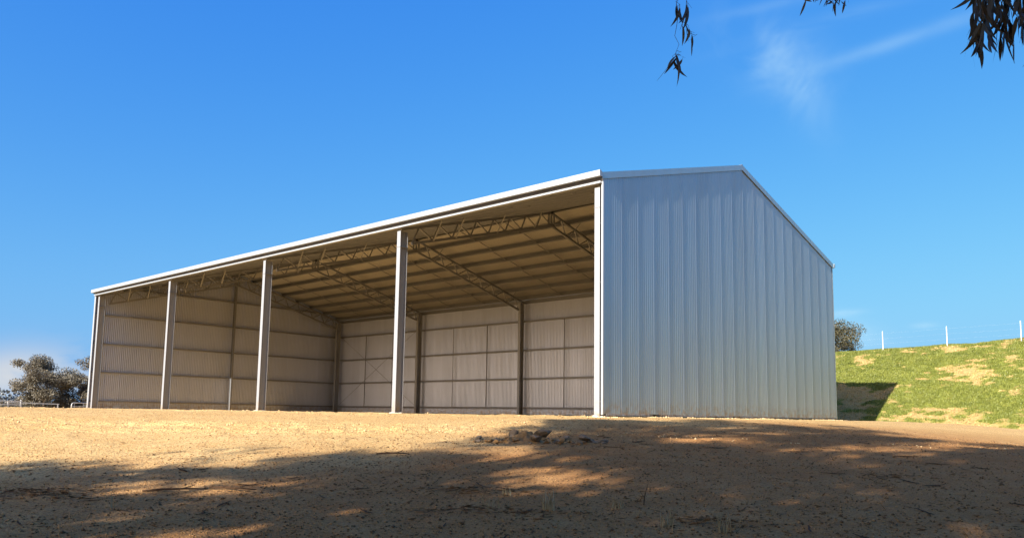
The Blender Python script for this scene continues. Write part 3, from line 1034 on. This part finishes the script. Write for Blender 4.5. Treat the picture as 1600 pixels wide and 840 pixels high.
# ------------------------------------------------------------------ rubble heap
def rock_mesh(name, seed, m):
    import bmesh
    rs = random.Random(seed)
    bm = bmesh.new()
    bmesh.ops.create_icosphere(bm, subdivisions=2, radius=1)
    for v in bm.verts:
        v.co *= rs.uniform(.86, 1.12)
    sx, sy, sz = rs.uniform(.8, 1.2), rs.uniform(.6, 1.0), rs.uniform(.5, .75)
    planes = [(Vector((rs.gauss(0, 1), rs.gauss(0, 1), rs.gauss(0, 1))).normalized(), rs.uniform(.42, .75)) for _ in range(9)]
    for v in bm.verts:
        c = v.co.copy()
        for n_, d_ in planes:
            e = c.dot(n_) - d_
            if e > 0:
                c -= n_ * e * .9
        c += c.normalized() * mnoise.noise(c * 2.3 + Vector((seed, 0, 0))) * .16
        v.co = Vector((c.x * sx, c.y * sy, c.z * sz))
    me = bpy.data.meshes.new(name)
    bm.to_mesh(me); bm.free()
    me.materials.append(m)
    return me
RM = [rock_mesh('rock', 100 + i, M['rock']) for i in range(5)]
CM = [rock_mesh('clay_clod', 200 + i, M['clay']) for i in range(4)]
rr_ = random.Random(3)
axr = Vector((.74, .67, 0)); axf = Vector((-.67, .74, 0))
hc = Vector((3.12, -6.35, 0))
def put(me, name, u, v, s, lift=0.3):
    p = hc + axr * u + axf * v
    o = link(name, me)
    z = zt_(p.x, p.y)
    o.location = (p.x, p.y, z + s * lift)
    o.scale = (s, s, s * rr_.uniform(.75, 1.1))
    o.rotation_euler = (rr_.uniform(-.3, .3), rr_.uniform(-.3, .3), rr_.uniform(0, 6.28))
    return o
big = [(-.28, .10, .15, 'largest grey rock on the left shoulder of the rubble heap'),
       (.20, .16, .15, 'rounded grey rock on the right shoulder of the rubble heap'),
       (.58, .12, .085, 'small upright grey rock alone right of the rubble heap crest'),
       (.86, -.18, .12, 'flat grey rock at the right end of the rubble heap'),
       (.08, -.20, .10, 'flat dark rock lying before the middle of the rubble heap')]
for u, v, s, lab in big:
    tag(put(rr_.choice(RM), 'rock', u, v, s * 1.15, .6), lab, 'rock', 'grey rocks in the rubble heap')
for k in range(64):
    u = rr_.gauss(-.12, .36); v = rr_.gauss(0, .12)
    s = rr_.uniform(.022, .075)
    o = put(rr_.choice(CM), 'clay_clod', u, v, s, .5 + max(0, 1.1 - abs(u + .1) * 3) * .6)
    tag(o, 'orange brown clay lump in the middle of the rubble heap', 'clod', 'clay lumps in the rubble heap')
for k in range(40):
    if k < 24:
        u, v = rr_.uniform(.42, 1.2), rr_.gauss(-.12, .10)
    else:
        u, v = rr_.uniform(-.85, .5), rr_.gauss(.02, .16)
    o = put(rr_.choice(RM), 'rock', u, v, rr_.uniform(.028, .07), .3)
    tag(o, 'small broken grey stone scattered about the rubble heap', 'rock', 'small stones about the rubble heap')
# loose earth under the heap
mv, mf = [], []
uu, vv = np.meshgrid(np.linspace(-1.1, 1.4, 110), np.linspace(-.45, .45, 44))
px_ = hc.x + axr.x * uu + axf.x * vv
py_ = hc.y + axr.y * uu + axf.y * vv
hh = .17 * np.exp(-(((uu + .08) / .42) ** 2 + (vv / .2) ** 2)) + .05 * np.exp(-(((uu - .85) / .35) ** 2 + ((vv + .15) / .16) ** 2))
hh = hh * (.25 + 1.5 * fbm(uu * 9, vv * 9, 4)) + (fbm(uu * 16, vv * 16, 3) - .5) * .05 - .035
idx = np.arange(uu.size).reshape(uu.shape)
faces = np.stack([idx[:-1, :-1], idx[:-1, 1:], idx[1:, 1:], idx[1:, :-1]], -1).reshape(-1, 4)
tag(link('loose_earth', np_mesh('loose_earth', np.stack([px_, py_, zground(px_, py_) + hh], -1).reshape(-1, 3), faces, M['clay'], True)), 'loose brown earth under the rubble heap', 'earth', kind='stuff')

# ------------------------------------------------------------------ litter and stones
def strip_mesh(name, rs, length, width, m):
    mb = MB()
    K = 6
    cur = rs.gauss(0, .25)
    lift = rs.uniform(.01, .05) * length
    for i in range(K + 1):
        t = i / K - .5
        x = t * length
        y = cur * length * t * t + rs.gauss(0, .01 * length)
        z = lift * (abs(t) * 2) ** 2 + .006 + abs(rs.gauss(0, .006))
        w = width * (1 - (abs(t) * 1.9) ** 3 * .75) * rs.uniform(.8, 1.2)
        mb.v += [(x, y - w / 2, z + w * .3), (x, y, z), (x, y + w / 2, z + w * .25)]
        if i:
            n = 3 * i
            mb.f += [(n - 3, n - 2, n + 1, n), (n - 2, n - 1, n + 2, n + 1)]
    return mb.mesh(name, m)
rs = random.Random(17)
SM = [strip_mesh('bark_strip', rs, 1.0, .085, M['litter']) for _ in range(8)]
def lay(me, name, x, y, s, rz, zs=None):
    o = link(name, me)
    e = .15
    z = zt_(x, y)
    gx_ = (zt_(x + e, y) - zt_(x - e, y)) / (2 * e); gy_ = (zt_(x, y + e) - zt_(x, y - e)) / (2 * e)
    n = Vector((-gx_, -gy_, 1)).normalized()
    q = n.to_track_quat('Z', 'X')
    o.rotation_mode = 'QUATERNION'
    o.rotation_quaternion = Vector((0, 0, 1)).rotation_difference(n) @ Matrix.Rotation(rz, 4, 'Z').to_quaternion()
    o.location = (x, y, z + .003)
    o.scale = (s, s, zs or s)
    return o
def fan(k):
    """a spot on the shaded gravel in front of the photographer"""
    d = 5.8 + 9.5 * (k ** 1.2)
    a = rs.uniform(-.56, .60)
    dirv = Vector((fw.x, fw.y, 0)).normalized()
    sd = Vector((rt.x, rt.y, 0))
    p = Vector((CAM.x, CAM.y, 0)) + dirv * d + sd * d * math.tan(a)
    return p
cnt = 0
while cnt < 60:
    p = fan(rs.random())
    if p.x < 1.6 or (p.x < 0.4 and p.y > -1):
        continue
    vr = p - Vector((CAM.x, CAM.y, 0))
    o = lay(rs.choice(SM), 'bark_strip', p.x, p.y, rs.uniform(.10, .28) * (.8 + .05 * vr.length), rs.uniform(0, 6.28))
    tag(o, 'dark strip of fallen bark on the shaded gravel', 'bark', 'fallen bark strips on the gravel')
    cnt += 1
# crossing pair of sticks on the sunlit streak, left
for (x, y, L_, rz, lab) in ((3.55, -12.35, .62, .95, 'long dark stick on the left sunlit streak, lower of the crossing pair'),
                            (3.95, -11.95, .50, .55, 'dark stick on the left sunlit streak, right of the crossing pair'),
                            (2.9, -9.0, .45, .7, 'thin dark stick lying along the far edge of the tree shadow')):
    mb = MB().tube([(-L_ / 2, 0, .012), (-L_ * .2, .02, .022), (L_ * .15, -.01, .03), (L_ / 2, .03, .018)], [.010, .012, .010, .005], 6)
    mb.tube([(L_ * .1, 0, .028), (L_ * .28, .09, .05)], [.006, .003], 5)
    tag(lay(mb.mesh('stick', M['litter'], True), 'stick', x, y, 1.0, rz), lab, 'stick')
# scattered small leaf and bark litter, one mass
n = 5200
d = 5.6 + 15 * rng.random(n) ** 1.3
a = rng.uniform(-.62, .66, n)
dv = np.array([fw.x, fw.y]) / math.hypot(fw.x, fw.y)
lx = CAM.x + dv[0] * d + rt.x * d * np.tan(a)
ly = CAM.y + dv[1] * d + rt.y * d * np.tan(a)
keep = (lx > 1.0 + rng.normal(0, .8, n)) & ~((lx < .4) & (ly > -.6)) & (fbm(lx * .9, ly * .9, 3) + rng.normal(0, .12, n) > .5)
lx, ly = lx[keep], ly[keep]
lz = zground(lx, ly) + .012
dr = rng.normal(size=(len(lx), 3)); dr[:, 2] *= .15
k = len(lx)
me = leaves_mesh('leaf_litter', np.stack([lx, ly, lz], -1), dr, rng.uniform(.03, .13, k), rng.uniform(.006, .017, k), M['scrap'])
tag(link('leaf_litter', me), 'dead gum leaves and bark scraps strewn over the shaded gravel', 'leaf litter', kind='stuff')
# two dark drifts of litter
def drift(x, y, rx, ry, n, rz, lab):
    t = rng.normal(size=(n, 2)) * .5
    ca, sa = math.cos(rz), math.sin(rz)
    gx_ = x + ca * t[:, 0] * rx - sa * t[:, 1] * ry
    gy_ = y + sa * t[:, 0] * rx + ca * t[:, 1] * ry
    gz_ = zground(gx_, gy_) + rng.uniform(.0, .05, n) * np.exp(-(t ** 2).sum(1) * 1.5) + .006
    dd = rng.normal(size=(n, 3)); dd[:, 2] *= .07
    dd[:, 0] += ca * 1.2; dd[:, 1] += sa * 1.2
    me = leaves_mesh('litter_drift', np.stack([gx_, gy_, gz_], -1), dd, rng.uniform(.04, .14, n), rng.uniform(.007, .018, n), M['scrap'])
    tag(link('litter_drift', me), lab, 'leaf litter', kind='stuff')
drift(2.75, -13.45, .75, .30, 300, .75, 'dark drift of bark and leaves at the left edge of the gravel')
drift(5.55, -10.2, .6, .16, 110, .72, 'dark drift of bark before the middle of the gravel')
drift(6.4, -10.85, .7, .18, 130, .72, 'dark drift of leaves around the weeds in the foreground')
drift(8.15, -9.75, .4, .16, 80, .72, 'dark drift of leaves by the weeds at the lower right')
drift(8.35, -5.7, .4, .12, 60, .70, 'small heap of bark scraps on the right of the gravel')
# gravel stones: octahedra, one mass
def stones(n, spots, s0, s1, name, material, label, sink=.25):
    x, y = spots
    n = len(x)
    s = rng.uniform(s0, s1, n) * (1 + np.minimum(rng.exponential(.35, n), 1.2))
    z = zground(x, y) + s * (.5 - sink)
    th = rng.uniform(0, 2 * np.pi, n)
    u = np.array([[1, 0, 0], [0, 1, 0], [-1, 0, 0], [0, -1, 0], [0, 0, .7], [0, 0, -.7]])
    v = u[None] * (rng.uniform(.6, 1.1, (n, 6, 1)))
    c, sn = np.cos(th)[:, None], np.sin(th)[:, None]
    vx = v[..., 0] * c - v[..., 1] * sn; vy = v[..., 0] * sn + v[..., 1] * c
    P = np.stack([x[:, None] + vx * s[:, None], y[:, None] + vy * s[:, None], z[:, None] + v[..., 2] * s[:, None]], -1).reshape(-1, 3)
    F = np.array([[0, 1, 4], [1, 2, 4], [2, 3, 4], [3, 0, 4], [1, 0, 5], [2, 1, 5], [3, 2, 5], [0, 3, 5]])
    f = (F[None] + (np.arange(n) * 6)[:, None, None]).reshape(-1, 3)
    return tag(link(name, np_mesh(name, P, f, material)), label, 'gravel', kind='stuff')
M['pebble'] = simple('pebble', (0.36, 0.20, 0.078), 0.95, 25, 0.5)
n = 46000
d = 5.2 + 14 * rng.random(n) ** 1.5
a = rng.uniform(-.66, .70, n)
gx_ = CAM.x + dv[0] * d + rt.x * d * np.tan(a)
gy_ = CAM.y + dv[1] * d + rt.y * d * np.tan(a)
ok = ~((gx_ < .3) & (gy_ > -.5))
stones(n, (gx_[ok], gy_[ok]), .004, .009, 'gravel', M['pebble'], 'fine loose gravel covering the foreground ground')
M['dark_pebble'] = simple('dark_pebble', (0.13, 0.075, 0.036), 0.95, 25, 0.5)
sub_ = rng.random(len(gx_)) < ss(gx_, -1.0, 4.0) * .45
stones(0, (gx_[sub_ & ok] + .017, gy_[sub_ & ok] - .021), .004, .012, 'dark_gravel', M['dark_pebble'], 'dark stones and scraps mixed through the shaded gravel')
# crumbs thrown up along the wheel tracks
tx, ty = [], []
for t in TRACKS:
    for (ax, ay), (bx_, by_) in zip(t, t[1:]):
        L_ = math.hypot(bx_ - ax, by_ - ay)
        m_ = int(L_ * 16)
        tt = rng.random(m_)
        off = np.where(rng.random(m_) < .5, -1, 1) * .24 + rng.normal(0, .06, m_)
        tx.append(ax + (bx_ - ax) * tt - (by_ - ay) / L_ * off); ty.append(ay + (by_ - ay) * tt + (bx_ - ax) / L_ * off)
tx, ty = np.concatenate(tx), np.concatenate(ty)
kp = fbm(tx * 1.2, ty * 1.2, 2) > .46
M['crumb'] = simple('pale_sand_crumb', (0.62, 0.44, 0.23), 0.95, 12, 0.3)
stones(0, (tx[kp], ty[kp]), .008, .018, 'wheel_track_crumbs', M['crumb'], 'pale crumbs of sand along the curved wheel tracks')

# spilled soil and stones along the foot of the end wall and round the posts
n = 900
sx_ = np.abs(rng.normal(0, .16, n)) + .02
sy_ = rng.uniform(-.3, 15.8, n)
kp = fbm(sy_ * 1.3, sx_ * 2, 2) > .42
ex = np.concatenate([cx + rng.normal(0, .24, 40) for cx in COLX]); ey = np.concatenate([.05 - np.abs(rng.normal(0, .22, 40)) for cx in COLX])
stones(0, (np.concatenate([sx_[kp], ex]), np.concatenate([sy_[kp], ey])), .008, .022, 'spilled_soil', M['crumb'], 'pale crumbs of soil along the foot of the shed wall and posts')

# ------------------------------------------------------------------ weeds
def weed(x, y, h, nb_, seed, lab):
    rs = random.Random(seed)
    z = zt_(x, y) - .01
    t = empty('dry_weed', (x, y, z))
    tag(t, lab, 'weed', 'dry weeds in the foreground')
    mb = MB()
    for k in range(nb_):
        az = rs.uniform(0, 6.28); ln = h * rs.uniform(.55, 1.1); le = rs.uniform(.1, .6)
        p = Vector((rs.gauss(0, .03), rs.gauss(0, .03), 0))
        w = rs.uniform(.004, .009)
        sd = Vector((-math.sin(az), math.cos(az), 0))
        n = len(mb.v)
        for i in range(4):
            g = i / 3
            c = p + Vector((math.cos(az) * le * ln * g * g, math.sin(az) * le * ln * g * g, ln * g * (1 - .2 * le * g)))
            ww = w * (1 - .8 * g)
            mb.v += [tuple(c - sd * ww), tuple(c + sd * ww)]
            if i:
                mb.f.append((n + 2 * i - 2, n + 2 * i - 1, n + 2 * i + 1, n + 2 * i))
    o = mb.build('blades', M['dry_grass'])
    o.parent = t
for (x, y, h, nb_, sd, lab) in (
        (6.36, -10.68, .17, 9, 1, 'pale broad-bladed dry weed in the dark drift of leaves'),
        (6.75, -10.30, .20, 26, 2, 'wispy dry grass tuft right of the pale broad-bladed weed'),
        (7.12, -9.72, .14, 16, 3, 'short dry grass tuft beside the upright forked twig'),
        (7.95, -10.15, .16, 22, 4, 'dry grass tuft at the lower edge right of centre'),
        (8.35, -10.0, .17, 20, 5, 'dry grass tuft at the lower right edge, beside the sunlit patch'),
        (3.95, -13.1, .16, 5, 6, 'few bent dry grass stalks beside the left litter drift'),
        (6.0, -10.05, .10, 12, 7, 'low dry grass tuft behind the dark drift of leaves')):
    weed(x, y, h, nb_, sd, lab)
fx_, fy_ = 7.22, -9.40
mb = MB().tube([(0, 0, -.02), (.01, .0, .08), (.03, .03, .20)], [.006, .005, .002], 5)
mb.tube([(.01, 0, .07), (-.03, -.02, .13)], [.004, .002], 4)
o = mb.build('twig', M['litter'])
o.location = (fx_, fy_, zt_(fx_, fy_))
tag(o, 'forked dark twig standing upright in the foreground gravel', 'twig')
